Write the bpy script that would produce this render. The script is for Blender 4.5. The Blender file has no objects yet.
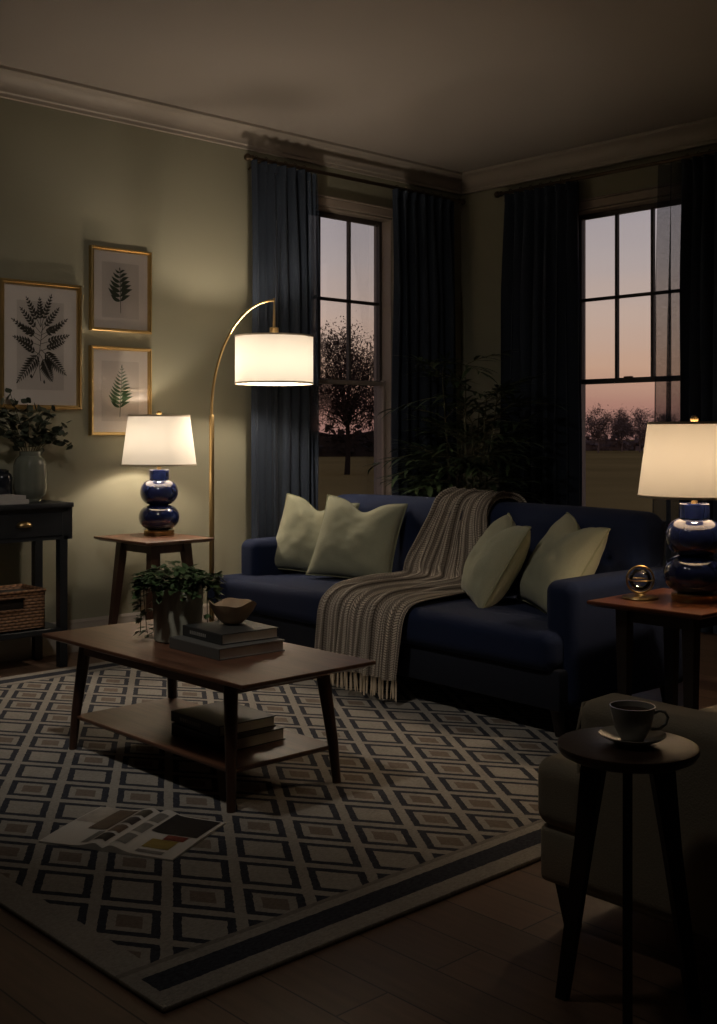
import bpy, bmesh, math, random
from mathutils import Vector, Matrix, noise
C = bpy.context.scene.collection
PI = math.pi
R = math.radians
SC = bpy.context.scene

# ------------------------------------------------------------------ node helpers
class S:
    """socket wrapper: arithmetic builds Math nodes"""
    def __init__(self, nt, s): self.nt, self.s = nt, s
    def op(self, o, b=None, c=None):
        n = self.nt.nodes.new('ShaderNodeMath'); n.operation = o
        self.nt.links.new(self.s, n.inputs[0])
        for i, v in ((1, b), (2, c)):
            if v is None: continue
            if isinstance(v, S): self.nt.links.new(v.s, n.inputs[i])
            else: n.inputs[i].default_value = v
        return S(self.nt, n.outputs[0])
    def __add__(a, b): return a.op('ADD', b)
    def __sub__(a, b): return a.op('SUBTRACT', b)
    def __mul__(a, b): return a.op('MULTIPLY', b)
    def gt(a, b): return a.op('GREATER_THAN', b)
    def lt(a, b): return a.op('LESS_THAN', b)
    def abs(a): return a.op('ABSOLUTE')
    def fract(a): return a.op('FRACT')
    def floor(a): return a.op('FLOOR')
    def max(a, b): return a.op('MAXIMUM', b)
    def min(a, b): return a.op('MINIMUM', b)
    def sin(a): return a.op('SINE')

def newmat(name):
    m = bpy.data.materials.new(name); m.use_nodes = True
    nt = m.node_tree
    return m, nt, nt.nodes['Principled BSDF']

def col(c): return (c[0], c[1], c[2], 1)
def srgb(r, g, b):
    def f(v):
        v /= 255.0
        return v / 12.92 if v <= .04045 else ((v + .055) / 1.055) ** 2.4
    return (f(r), f(g), f(b))

def coords(nt, kind='Object', scale=(1, 1, 1)):
    t = nt.nodes.new('ShaderNodeTexCoord')
    mp = nt.nodes.new('ShaderNodeMapping'); mp.inputs['Scale'].default_value = scale
    nt.links.new(t.outputs[kind], mp.inputs['Vector'])
    return mp.outputs['Vector']

def mixcol(nt, fac, a, b):
    n = nt.nodes.new('ShaderNodeMix'); n.data_type = 'RGBA'
    if isinstance(fac, S): fac = fac.s
    if hasattr(fac, 'is_output'): nt.links.new(fac, n.inputs[0])
    else: n.inputs[0].default_value = fac
    for v, i in ((a, 6), (b, 7)):
        if hasattr(v, 'is_output'): nt.links.new(v, n.inputs[i])
        else: n.inputs[i].default_value = col(v)
    return n.outputs[2]

def noise_node(nt, vec, scale, detail=3, rough=.5):
    n = nt.nodes.new('ShaderNodeTexNoise'); n.inputs['Scale'].default_value = scale
    n.inputs['Detail'].default_value = detail; n.inputs['Roughness'].default_value = rough
    nt.links.new(vec, n.inputs['Vector']); return n.outputs['Fac']

def bump(nt, b, h, strength, dist=.01):
    n = nt.nodes.new('ShaderNodeBump'); n.inputs['Strength'].default_value = strength
    n.inputs['Distance'].default_value = dist
    nt.links.new(h.s if isinstance(h, S) else h, n.inputs['Height'])
    nt.links.new(n.outputs['Normal'], b.inputs['Normal'])

def mat(name, c, rough=.5, metal=0, var=.0, vscale=8, bmp=0, bscale=200, stretch=(1, 1, 1), coat=0, sheen=0, spec=.5):
    m, nt, b = newmat(name)
    b.inputs['Base Color'].default_value = col(c)
    b.inputs['Roughness'].default_value = rough
    b.inputs['Metallic'].default_value = metal
    b.inputs['Coat Weight'].default_value = coat
    b.inputs['Coat Roughness'].default_value = .08
    b.inputs['Sheen Weight'].default_value = sheen
    b.inputs['Specular IOR Level'].default_value = spec
    v = coords(nt, 'Object', stretch)
    if var:
        f = noise_node(nt, v, vscale, 4)
        nt.links.new(mixcol(nt, f, [x * (1 - var) for x in c], [min(1, x * (1 + var)) for x in c]), b.inputs['Base Color'])
    if bmp:
        bump(nt, b, noise_node(nt, v, bscale, 2), bmp, .003)
    return m

def wood(name, c1, c2, rough=.4, axis=0, scale=1.0):
    m, nt, b = newmat(name)
    st = [9, 9, 9]; st[axis] = .7
    v = coords(nt, 'Object', [s * scale for s in st])
    n1 = noise_node(nt, v, 3.2, 6, .62)
    st2 = [60, 60, 60]; st2[axis] = 2.5
    n2 = noise_node(nt, coords(nt, 'Object', st2), 3, 3, .6)
    f = (S(nt, n1) * .75 + S(nt, n2) * .3)
    r = nt.nodes.new('ShaderNodeMapRange'); r.inputs[1].default_value = .33; r.inputs[2].default_value = .68
    nt.links.new(f.s, r.inputs[0])
    nt.links.new(mixcol(nt, r.outputs[0], c1, c2), b.inputs['Base Color'])
    b.inputs['Roughness'].default_value = rough
    bump(nt, b, n2, .08, .002)
    return m

def fabric(name, c, var=.18, weave=900, bmp=.25, sheen=.15, rough=.9):
    m, nt, b = newmat(name)
    v = coords(nt)
    f = noise_node(nt, v, 5, 4)
    f2 = noise_node(nt, v, weave * .35, 2)
    base = mixcol(nt, f, [x * (1 - var) for x in c], [x * (1 + var) for x in c])
    base = mixcol(nt, (S(nt, f2) - .3) * .5, base, [x * .55 for x in c])
    nt.links.new(base, b.inputs['Base Color'])
    b.inputs['Roughness'].default_value = rough
    b.inputs['Sheen Weight'].default_value = sheen
    b.inputs['Specular IOR Level'].default_value = .15
    bump(nt, b, f2, bmp, .004)
    return m

# ------------------------------------------------------------------ mesh helpers
def link(name, me, m=None, parent=None, loc=(0, 0, 0), rot=(0, 0, 0), smooth=None):
    o = bpy.data.objects.new(name, me); C.objects.link(o)
    if m is not None:
        for mm in (m if isinstance(m, (list, tuple)) else [m]): me.materials.append(mm)
    o.location = loc; o.rotation_euler = rot
    if parent is not None: o.parent = parent
    if smooth is not None:
        me.polygons.foreach_set('use_smooth', [True] * len(me.polygons))
        if smooth < 179: me.set_sharp_from_angle(angle=R(smooth))
    return o

def obj(name, bm, m=None, parent=None, loc=(0, 0, 0), rot=(0, 0, 0), smooth=40):
    me = bpy.data.meshes.new(name); bm.normal_update(); bm.to_mesh(me); bm.free()
    return link(name, me, m, parent, loc, rot, smooth)

def tag(o, label, cat, group=None, kind=None):
    o['label'] = label; o['category'] = cat
    if group: o['group'] = group
    if kind: o['kind'] = kind
    return o

def thing(name, label, cat, loc=(0, 0, 0), rotz=0, group=None):
    o = bpy.data.objects.new(name, None); C.objects.link(o)
    o.location = loc; o.rotation_euler = (0, 0, rotz); o.empty_display_size = .1
    return tag(o, label, cat, group)

def struct(o, label=None, cat=None):
    o['kind'] = 'structure'
    if label: o['label'] = label
    if cat: o['category'] = cat
    return o

def B(): return bmesh.new()

def box(bm, lo, hi, bev=0, seg=2):
    """axis-aligned box between two corners"""
    r = bmesh.ops.create_cube(bm, size=1)
    vs = r['verts']
    for v in vs:
        v.co = Vector([lo[i] + (v.co[i] + .5) * (hi[i] - lo[i]) for i in range(3)])
    if bev:
        es = list({e for v in vs for e in v.link_edges})
        bmesh.ops.bevel(bm, geom=es, offset=bev, segments=seg, profile=.5, affect='EDGES')
    return bm

def boxm(lo, hi, bev=0, seg=2): return box(B(), lo, hi, bev, seg)

def tube(bm, pts, rad, n=10, cap=True, flat=None):
    pts = [Vector(p) for p in pts]
    if not hasattr(rad, '__len__'): rad = [rad] * len(pts)
    rings = []; up = None
    for i, p in enumerate(pts):
        t = (pts[min(i + 1, len(pts) - 1)] - pts[max(i - 1, 0)]).normalized()
        if up is None:
            up = Vector((0, 0, 1)) if abs(t.z) < .9 else Vector((1, 0, 0))
        a = t.cross(up)
        if a.length < 1e-4: a = t.orthogonal()
        a.normalize(); b = a.cross(t).normalized(); up = b
        rings.append([bm.verts.new(p + (a * math.cos(2 * PI * k / n) + b * math.sin(2 * PI * k / n)) * rad[i]) for k in range(n)])
    for i in range(len(rings) - 1):
        for k in range(n):
            bm.faces.new((rings[i][k], rings[i][(k + 1) % n], rings[i + 1][(k + 1) % n], rings[i + 1][k]))
    if cap:
        bm.faces.new(rings[0]); bm.faces.new(rings[-1][::-1])
    return bm

def lathe(bm, prof, n=48, fn=None, cx=0, cy=0, close=False):
    rings = []
    for (r, z) in prof:
        if r < 1e-6:
            rings.append([bm.verts.new((cx, cy, z))]); continue
        ring = []
        for k in range(n):
            a = 2 * PI * k / n
            rr, zz = (r, z) if fn is None else fn(a, r, z)
            ring.append(bm.verts.new((cx + rr * math.cos(a), cy + rr * math.sin(a), zz)))
        rings.append(ring)
    for i in range(len(rings) - 1):
        a, b = rings[i], rings[i + 1]
        for k in range(n):
            k2 = (k + 1) % n
            if len(a) == 1 and len(b) == 1: continue
            if len(a) == 1: bm.faces.new((a[0], b[k2], b[k]))
            elif len(b) == 1: bm.faces.new((a[k], a[k2], b[0]))
            else: bm.faces.new((a[k], a[k2], b[k2], b[k]))
    return bm

def arc(cx, cz, rx, rz, a0, a1, n):
    return [(cx + rx * math.cos(R(a0 + (a1 - a0) * i / n)), cz + rz * math.sin(R(a0 + (a1 - a0) * i / n))) for i in range(n + 1)]

def bar(bm, p0, p1, w0, w1=None, d0=None, d1=None):
    """tapered rectangular post from p0 (section w0 x d0) to p1, sections lying level"""
    w1 = w0 if w1 is None else w1; d0 = w0 if d0 is None else d0; d1 = w1 if d1 is None else d1
    q = []
    for p, w, d in ((p0, w0, d0), (p1, w1, d1)):
        q.append([bm.verts.new((p[0] + sx * w / 2, p[1] + sy * d / 2, p[2])) for sx, sy in ((-1, -1), (1, -1), (1, 1), (-1, 1))])
    for k in range(4): bm.faces.new((q[0][k], q[0][(k + 1) % 4], q[1][(k + 1) % 4], q[1][k]))
    bm.faces.new(q[0]); bm.faces.new(q[1])
    bmesh.ops.recalc_face_normals(bm, faces=bm.faces)
    return bm

def rbox(size, r, n=(10, 10, 6), seg=4, fn=None, center=(0, 0, 0)):
    """soft rounded block with an even grid, deformed by fn(Vector)->Vector"""
    h = [s / 2 for s in size]; r = min(r, min(h) * .98)
    def cs(i):
        a = h[i] - r
        mid = [-a + 2 * a * k / n[i] for k in range(n[i] + 1)]
        ends = [a + r * math.tan(R(45) * k / seg) for k in range(1, seg + 1)]
        return [-e for e in reversed(ends)] + mid + ends
    cc = [cs(i) for i in range(3)]
    bm = B(); cache = {}
    def vert(p):
        k = tuple(round(x, 5) for x in p)
        if k in cache: return cache[k]
        v = Vector(p)
        inn = Vector([max(-(h[i] - r), min(h[i] - r, v[i])) for i in range(3)])
        d = v - inn
        if d.length > 1e-7: v = inn + d.normalized() * r
        if fn: v = fn(v)
        cache[k] = bm.verts.new(v + Vector(center)); return cache[k]
    for ax in range(3):
        u, w = [(1, 2), (2, 0), (0, 1)][ax]
        for sgn in (-1, 1):
            for i in range(len(cc[u]) - 1):
                for j in range(len(cc[w]) - 1):
                    q = []
                    for du, dw in ((0, 0), (1, 0), (1, 1), (0, 1)):
                        p = [0, 0, 0]; p[ax] = sgn * h[ax]; p[u] = cc[u][i + du]; p[w] = cc[w][j + dw]; q.append(vert(p))
                    if sgn < 0: q.reverse()
                    bm.faces.new(q)
    return bm

def grid(fn, nu, nv, uv=True):
    bm = B(); ul = bm.loops.layers.uv.new('UVMap') if uv else None
    vs = [[bm.verts.new(fn(i / nu, j / nv)) for j in range(nv + 1)] for i in range(nu + 1)]
    for i in range(nu):
        for j in range(nv):
            f = bm.faces.new((vs[i][j], vs[i + 1][j], vs[i + 1][j + 1], vs[i][j + 1]))
            if uv:
                for l, (a, b) in zip(f.loops, ((i, j), (i + 1, j), (i + 1, j + 1), (i, j + 1))):
                    l[ul].uv = (a / nu, b / nv)
    return bm

def leaf(bm, base, d, up, L, W, bend=.15, n=4, tipw=.0):
    """a pointed leaf blade growing from base along d"""
    d = Vector(d).normalized(); up = Vector(up)
    s = d.cross(up)
    if s.length < 1e-4: s = d.orthogonal()
    s.normalize(); nn = s.cross(d).normalized()
    base = Vector(base); prev = None
    for i in range(n + 1):
        t = i / n
        w = W * .5 * (math.sin(PI * (t ** .8)) * .95 + .03)
        c = base + d * (L * t) - nn * (bend * L * t * t)
        cur = (bm.verts.new(c - s * w), bm.verts.new(c + nn * w * -.25), bm.verts.new(c + s * w))
        if prev:
            bm.faces.new((prev[0], prev[1], cur[1], cur[0])); bm.faces.new((prev[1], prev[2], cur[2], cur[1]))
        prev = cur

# ------------------------------------------------------------------ materials
M = {}
M['wall'] = mat('sage_paint', (.255, .246, .178), .85, var=.06, vscale=2.5, bmp=.06, bscale=120)
M['ceiling'] = mat('ceiling_paint', (.30, .268, .24), .9, var=.04, vscale=2, bmp=.05, bscale=90)
M['trim'] = mat('trim_paint', (.33, .29, .25), .6)
M['casing'] = mat('window_paint', (.34, .28, .235), .5)
M['muntin'] = mat('dark_sash', (.06, .047, .042), .5)
M['walnut'] = wood('walnut_x', (.075, .033, .020), (.19, .088, .052), .38, 0)
M['walnut_leg'] = wood('walnut_z', (.040, .018, .011), (.085, .038, .022), .4, 2)
M['mahogany'] = wood('mahogany', (.085, .028, .014), (.17, .06, .028), .3, 0)
M['darkwood'] = wood('dark_wood', (.022, .012, .009), (.05, .026, .017), .35, 0)
M['darkleg'] = mat('dark_leg', (.016, .010, .008), .45, var=.2)
M['blackpaint'] = mat('blue_black_paint', (.010, .013, .018), .42, var=.15)
M['brass'] = mat('brass', (.46, .32, .145), .34, 1, var=.08)
M['goldframe'] = mat('gilt_frame', (.56, .40, .18), .40, 1, var=.15, vscale=30)
M['bronze'] = mat('dark_bronze', (.10, .07, .045), .4, .9)
M['cobalt'] = mat('cobalt_glaze', (.008, .014, .060), .12, 0, var=.2, vscale=6, coat=.7)
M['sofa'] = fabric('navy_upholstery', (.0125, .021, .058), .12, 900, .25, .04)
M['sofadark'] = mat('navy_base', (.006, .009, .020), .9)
M['pillow'] = fabric('sage_linen', (.345, .352, .252), .10, 700, .35, .15)
M['seam'] = mat('sage_piping', (.26, .27, .17), .9)
M['chair'] = fabric('oat_upholstery', (.42, .37, .28), .10, 800, .25, .1)
M['curtain'] = fabric('navy_linen', (.027, .036, .054), .15, 500, .2, .05)
M['mat'] = mat('mount_board', (.80, .72, .66), .85)
M['paper'] = mat('print_paper', (.66, .585, .53), .85, var=.05, vscale=10)
M['ink1'] = mat('dark_print', (.045, .038, .028), .9)
M['ink2'] = mat('grey_green_print', (.050, .062, .036), .9)
M['ink3'] = mat('green_print', (.036, .075, .026), .9)
M['leafdark'] = mat('leaf_dark', (.042, .068, .028), .5, var=.4, vscale=12)
M['leafpot'] = mat('leaf_potted', (.045, .085, .030), .5, var=.5, vscale=25)
M['leafeuc'] = mat('leaf_eucalyptus', (.045, .055, .034), .6, var=.5, vscale=25)
M['stem'] = mat('stem', (.05, .05, .022), .7)
M['cane'] = mat('cane', (.09, .085, .035), .6)
M['soil'] = mat('soil', (.02, .014, .01), 1, bmp=.6, bscale=80)
M['potglaze'] = mat('grey_green_pot', (.40, .41, .34), .55, var=.12, vscale=7)
M['vaseglaze'] = mat('grey_vase', (.155, .165, .135), .22, var=.25, vscale=9, coat=.3)
M['darkceramic'] = mat('ink_ceramic', (.012, .014, .022), .2, coat=.4)
M['bookdark'] = mat('charcoal_cover', (.035, .037, .037), .5)
M['bookgrey'] = mat('grey_cover', (.10, .10, .095), .55)
M['bookblack'] = mat('black_cover', (.018, .02, .02), .4)
M['bookwhite'] = mat('white_cover', (.42, .40, .38), .5)
M['title'] = mat('spine_print', (.28, .27, .25), .6)
M['bowl'] = mat('turned_wood', (.46, .33, .21), .6, var=.35, vscale=18, bmp=.2, bscale=60)
M['china'] = mat('grey_china', (.42, .41, .37), .22, coat=.3)
M['tea'] = mat('tea', (.05, .022, .008), .08)
M['page'] = mat('magazine_page', (.66, .62, .57), .5)
M['field'] = mat('field', (.34, .225, .080), 1, var=.35, vscale=.15, spec=0)
M['bark'] = mat('bark', (.035, .026, .022), 1, spec=0)
M['twigs'] = mat('twigs', (.075, .050, .042), 1, spec=0, var=.3, vscale=1)
M['hazedtrees'] = mat('hazed_far_trees', (.23, .165, .15), 1, spec=0, var=.2, vscale=.4)  # distance haze is mixed into this base colour
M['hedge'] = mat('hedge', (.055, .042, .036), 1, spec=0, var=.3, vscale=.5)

def page_edge_mat():
    m, nt, b = newmat('page_block')
    v = coords(nt, 'Object', (1, 1, 900))
    f = noise_node(nt, v, 1.0, 1)
    nt.links.new(mixcol(nt, f, (.46, .43, .39), (.72, .68, .62)), b.inputs['Base Color'])
    b.inputs['Roughness'].default_value = .9
    return m
M['pages'] = page_edge_mat()

def floor_mat():
    m, nt, b = newmat('oak_boards')
    v = coords(nt)
    br = nt.nodes.new('ShaderNodeTexBrick')
    br.offset = .37; br.inputs['Scale'].default_value = 1
    br.inputs['Brick Width'].default_value = 1.3; br.inputs['Row Height'].default_value = .13
    br.inputs['Mortar Size'].default_value = .002; br.inputs['Bias'].default_value = 0
    br.inputs['Color1'].default_value = (.0, .0, .0, 1); br.inputs['Color2'].default_value = (1, 1, 1, 1)
    br.inputs['Mortar'].default_value = (.5, .5, .5, 1)
    nt.links.new(v, br.inputs['Vector'])
    g = noise_node(nt, coords(nt, 'Object', (1.2, 16, 1)), 3, 6, .6)
    bw = nt.nodes.new('ShaderNodeRGBToBW'); nt.links.new(br.outputs['Color'], bw.inputs[0])
    f = S(nt, bw.outputs[0]) * .35 + S(nt, g) * .65
    c = mixcol(nt, f, (.066, .040, .027), (.26, .160, .104))
    c = mixcol(nt, br.outputs['Fac'], c, (.02, .012, .008))
    nt.links.new(c, b.inputs['Base Color'])
    b.inputs['Roughness'].default_value = .42
    bump(nt, b, S(nt, br.outputs['Fac']) * -1 + S(nt, g) * .2, .15, .003)
    return m
M['floor'] = floor_mat()

HX, HY = 1.418, 1.205
def rug_mat():
    m, nt, b = newmat('woven_rug')
    t = nt.nodes.new('ShaderNodeTexCoord')
    sep = nt.nodes.new('ShaderNodeSeparateXYZ'); nt.links.new(t.outputs['Object'], sep.inputs[0])
    wob = noise_node(nt, t.outputs['Object'], 55, 2)
    x = S(nt, sep.outputs[0]) + (S(nt, wob) - .5) * .006
    y = S(nt, sep.outputs[1]) + (S(nt, noise_node(nt, t.outputs['Object'], 61, 2)) - .5) * .006
    a = x * (1 / .279) + y * (1 / .188) + 20.3; c = x * (1 / .279) - y * (1 / .188) + 20.1
    ia = a.floor(); ic = c.floor()
    fa = (a.fract() - .5).abs(); fc = (c.fract() - .5).abs()
    mm = fa.max(fc)
    comb = nt.nodes.new('ShaderNodeCombineXYZ'); nt.links.new(ia.s, comb.inputs[0]); nt.links.new(ic.s, comb.inputs[1])
    wn = nt.nodes.new('ShaderNodeTexWhiteNoise'); wn.noise_dimensions = '2D'; nt.links.new(comb.outputs[0], wn.inputs[0])
    rnd = S(nt, wn.outputs[0])
    dark = mm.gt(.300) * mm.lt(.418)
    taupe = mm.lt(.18) * rnd.gt(.45)
    # borders: dark band along the two short ends, plain cream along the long sides
    ex = x.abs() * -1 + HX; ey = y.abs() * -1 + HY
    inner = ex.gt(.165) * ey.gt(.075)
    band = ex.gt(.055) * ex.lt(.12) * ey.gt(.03)
    line = ex.gt(.15) * ex.lt(.165)
    dark = (dark * inner).max(band)
    taupe = taupe * inner
    weave = S(nt, noise_node(nt, coords(nt, 'Object', (150, 75, 1)), 1, 3, .7))
    weave = (weave - .5) * 1.9 + .5
    weave = weave.max(0.0).min(1.0)
    mott = S(nt, noise_node(nt, t.outputs['Object'], 9, 3))
    cream = mixcol(nt, weave * .6 + mott * .4, (.22, .205, .18), (.53, .49, .435))
    cr2 = mixcol(nt, taupe, cream, mixcol(nt, weave, (.155, .125, .105), (.29, .235, .195)))
    fin = mixcol(nt, dark, cr2, mixcol(nt, weave, (.026, .029, .040), (.082, .085, .102)))
    fin = mixcol(nt, line * .4, fin, (.1, .09, .08))
    nt.links.new(fin, b.inputs['Base Color'])
    b.inputs['Roughness'].default_value = .95; b.inputs['Specular IOR Level'].default_value = .1
    bump(nt, b, weave, .5, .004)
    return m
M['rug'] = rug_mat()

def knit_mat():
    m, nt, b = newmat('chunky_knit')
    t = nt.nodes.new('ShaderNodeTexCoord')
    sep = nt.nodes.new('ShaderNodeSeparateXYZ'); nt.links.new(t.outputs['UV'], sep.inputs[0])
    u = S(nt, sep.outputs[0]) * 38; v = S(nt, sep.outputs[1]) * 165
    tri = (u.fract() - .5).abs()             # 0 in the middle of a wale
    st = (v + tri * 1.6).fract()             # v-shaped stitches
    stitch = ((st - .5).abs() * -2 + 1)
    wale = (u * .5).fract()
    lightwale = (wale - .5).abs().gt(.25)
    gap = tri.gt(.42)
    hole = st.lt(.3)
    c = mixcol(nt, lightwale, (.36, .31, .26), (.74, .65, .54))
    c = mixcol(nt, hole.max(gap) * .8, c, (.045, .036, .032))
    nz = noise_node(nt, t.outputs['Object'], 30, 3)
    c2 = mixcol(nt, (S(nt, nz) - .35) * .6, c, (.20, .165, .135))
    nt.links.new(c2, b.inputs['Base Color'])
    b.inputs['Roughness'].default_value = 1; b.inputs['Specular IOR Level'].default_value = .05
    bump(nt, b, stitch * .6 - gap * .6, .8, .006)
    return m
M['knit'] = knit_mat()
M['fringe'] = mat('fringe_wool', (.62, .51, .37), 1, var=.25, vscale=40)

def wicker_mat():
    m, nt, b = newmat('wicker')
    t = nt.nodes.new('ShaderNodeTexCoord')
    sep = nt.nodes.new('ShaderNodeSeparateXYZ'); nt.links.new(t.outputs['Object'], sep.inputs[0])
    x, y, z = (S(nt, sep.outputs[i]) for i in range(3))
    h = (x + y) * 62; r = z * 72
    row = r.floor()
    off = row * .5
    fx = ((h * .5 + off).fract() - .5).abs() * 2
    fz = (r.fract() - .5).abs() * 2
    hgt = (fx * fx * -1 + 1) * .6 + (fz * fz * -1 + 1) * .6
    nz = noise_node(nt, t.outputs['Object'], 40, 2)
    c = mixcol(nt, hgt * .75, (.02, .009, .005), mixcol(nt, nz, (.22, .10, .048), (.46, .24, .12)))
    nt.links.new(c, b.inputs['Base Color']); b.inputs['Roughness'].default_value = .7
    bump(nt, b, hgt, 1, .006)
    return m
M['wicker'] = wicker_mat()

def shade_mat(name, tcol, dcol, tw=.6):
    m, nt, b = newmat(name)
    nt.nodes.remove(b)
    out = nt.nodes['Material Output']
    tr = nt.nodes.new('ShaderNodeBsdfTranslucent'); df = nt.nodes.new('ShaderNodeBsdfDiffuse')
    wv = noise_node(nt, coords(nt, 'Object', (1, 1, 1)), 260, 2)
    nt.links.new(mixcol(nt, wv, [x * .86 for x in tcol], tcol), tr.inputs['Color'])
    df.inputs['Color'].default_value = col(dcol)
    mx = nt.nodes.new('ShaderNodeMixShader'); mx.inputs[0].default_value = tw
    nt.links.new(df.outputs[0], mx.inputs[1]); nt.links.new(tr.outputs[0], mx.inputs[2])
    nt.links.new(mx.outputs[0], out.inputs[0])
    return m
M['shade'] = shade_mat('linen_shade', (.93, .89, .82), (.78, .73, .66), .115)
M['shadeedge'] = mat('shade_trim', (.50, .42, .31), .9)

def glass_mat(name, refl=.04, tint=(1, 1, 1), rough=.0):
    m, nt, b = newmat(name)
    nt.nodes.remove(b); out = nt.nodes['Material Output']
    tr = nt.nodes.new('ShaderNodeBsdfTransparent'); tr.inputs[0].default_value = col(tint)
    gl = nt.nodes.new('ShaderNodeBsdfGlossy'); gl.inputs['Roughness'].default_value = rough
    fr = nt.nodes.new('ShaderNodeFresnel'); fr.inputs[0].default_value = 1.45
    mx = nt.nodes.new('ShaderNodeMixShader')
    nt.links.new((S(nt, fr.outputs[0]) * (refl / .04)).s, mx.inputs[0])
    nt.links.new(tr.outputs[0], mx.inputs[1]); nt.links.new(gl.outputs[0], mx.inputs[2])
    nt.links.new(mx.outputs[0], out.inputs[0])
    return m
M['glass'] = glass_mat('window_glass', .012, (.93, .93, .95))
M['picglass'] = glass_mat('picture_glass', .035)
M['globe'] = glass_mat('clear_globe', .06, (.80, .82, .84))

def sheer_mat():
    m, nt, b = newmat('navy_sheer')
    out = nt.nodes['Material Output']
    b.inputs['Base Color'].default_value = (.05, .07, .11, 1); b.inputs['Roughness'].default_value = .9
    tr = nt.nodes.new('ShaderNodeBsdfTransparent')
    w = S(nt, noise_node(nt, coords(nt, 'Object', (40, 40, 260)), 1, 2))
    mx = nt.nodes.new('ShaderNodeMixShader')
    nt.links.new((w * .2 + .55).s, mx.inputs[0])
    nt.links.new(tr.outputs[0], mx.inputs[1]); nt.links.new(b.outputs[0], mx.inputs[2])
    nt.links.new(mx.outputs[0], out.inputs[0])
    return m
M['sheer'] = sheer_mat()

# ------------------------------------------------------------------ room shell
H = 2.685
XR, YF = 6.4, -7.0
struct(obj('floor', boxm((0, YF, -.08), (XR, 0, 0)), M['floor'], smooth=None))
struct(obj('ceiling', boxm((-.15, YF - .15, H), (XR + .15, .15, H + .1)), M['ceiling'], smooth=None))
W1 = (-1.41, -.622); W2 = (.85, 1.63); WZ = (.50, 2.345)
bm = B()
box(bm, (-.15, YF, -.08), (0, W1[0], H)); box(bm, (-.15, W1[1], -.08), (0, .15, H))
box(bm, (-.15, W1[0], -.08), (0, W1[1], WZ[0])); box(bm, (-.15, W1[0], WZ[1]), (0, W1[1], H))
struct(obj('wall_left', bm, M['wall'], smooth=None))
bm = B()
box(bm, (0, 0, -.08), (W2[0], .15, H)); box(bm, (W2[1], 0, -.08), (XR, .15, H))
box(bm, (W2[0], 0, -.08), (W2[1], .15, WZ[0])); box(bm, (W2[0], 0, WZ[1]), (W2[1], .15, H))
struct(obj('wall_back', bm, M['wall'], smooth=None))
struct(obj('wall_right', boxm((XR, YF, -.08), (XR + .15, .15, H)), M['wall'], smooth=None))
struct(obj('wall_front', boxm((-.15, YF - .15, -.08), (XR + .15, YF, H)), M['wall'], smooth=None))

def molding(name, prof, axis, a, b, m):
    """sweep an (out, z) profile along a wall; axis 'y' = left wall, 'x' = back wall"""
    bm = B(); rows = []
    for t in (a, b):
        rows.append([bm.verts.new((o, t, z) if axis == 'y' else (t, -o, z)) for o, z in prof])
    n = len(prof)
    for k in range(n):
        bm.faces.new((rows[0][k], rows[0][(k + 1) % n], rows[1][(k + 1) % n], rows[1][k]))
    bm.faces.new(rows[0]); bm.faces.new(rows[1])
    bmesh.ops.recalc_face_normals(bm, faces=bm.faces)
    return struct(obj(name, bm, m, smooth=30))
crown = [(0, H), (.11, H), (.11, H - .014), (.098, H - .020)] + [(.098 - .07 * math.sin(R(a)) , H - .020 - .07 * (1 - math.cos(R(a)))) for a in range(10, 91, 10)] + [(.022, H - .096), (.022, H - .112), (0, H - .112)]
molding('trim_1', crown, 'y', YF, 0, M['trim']); molding('trim_2', crown, 'x', 0, XR, M['trim'])
basep = [(0, 0), (.018, 0), (.018, .115), (.013, .125), (.013, .14), (.006, .152), (0, .152)]
molding('baseboard_left', basep, 'y', YF, 0, M['trim']); molding('baseboard_back', basep, 'x', 0, XR, M['trim'])

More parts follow.
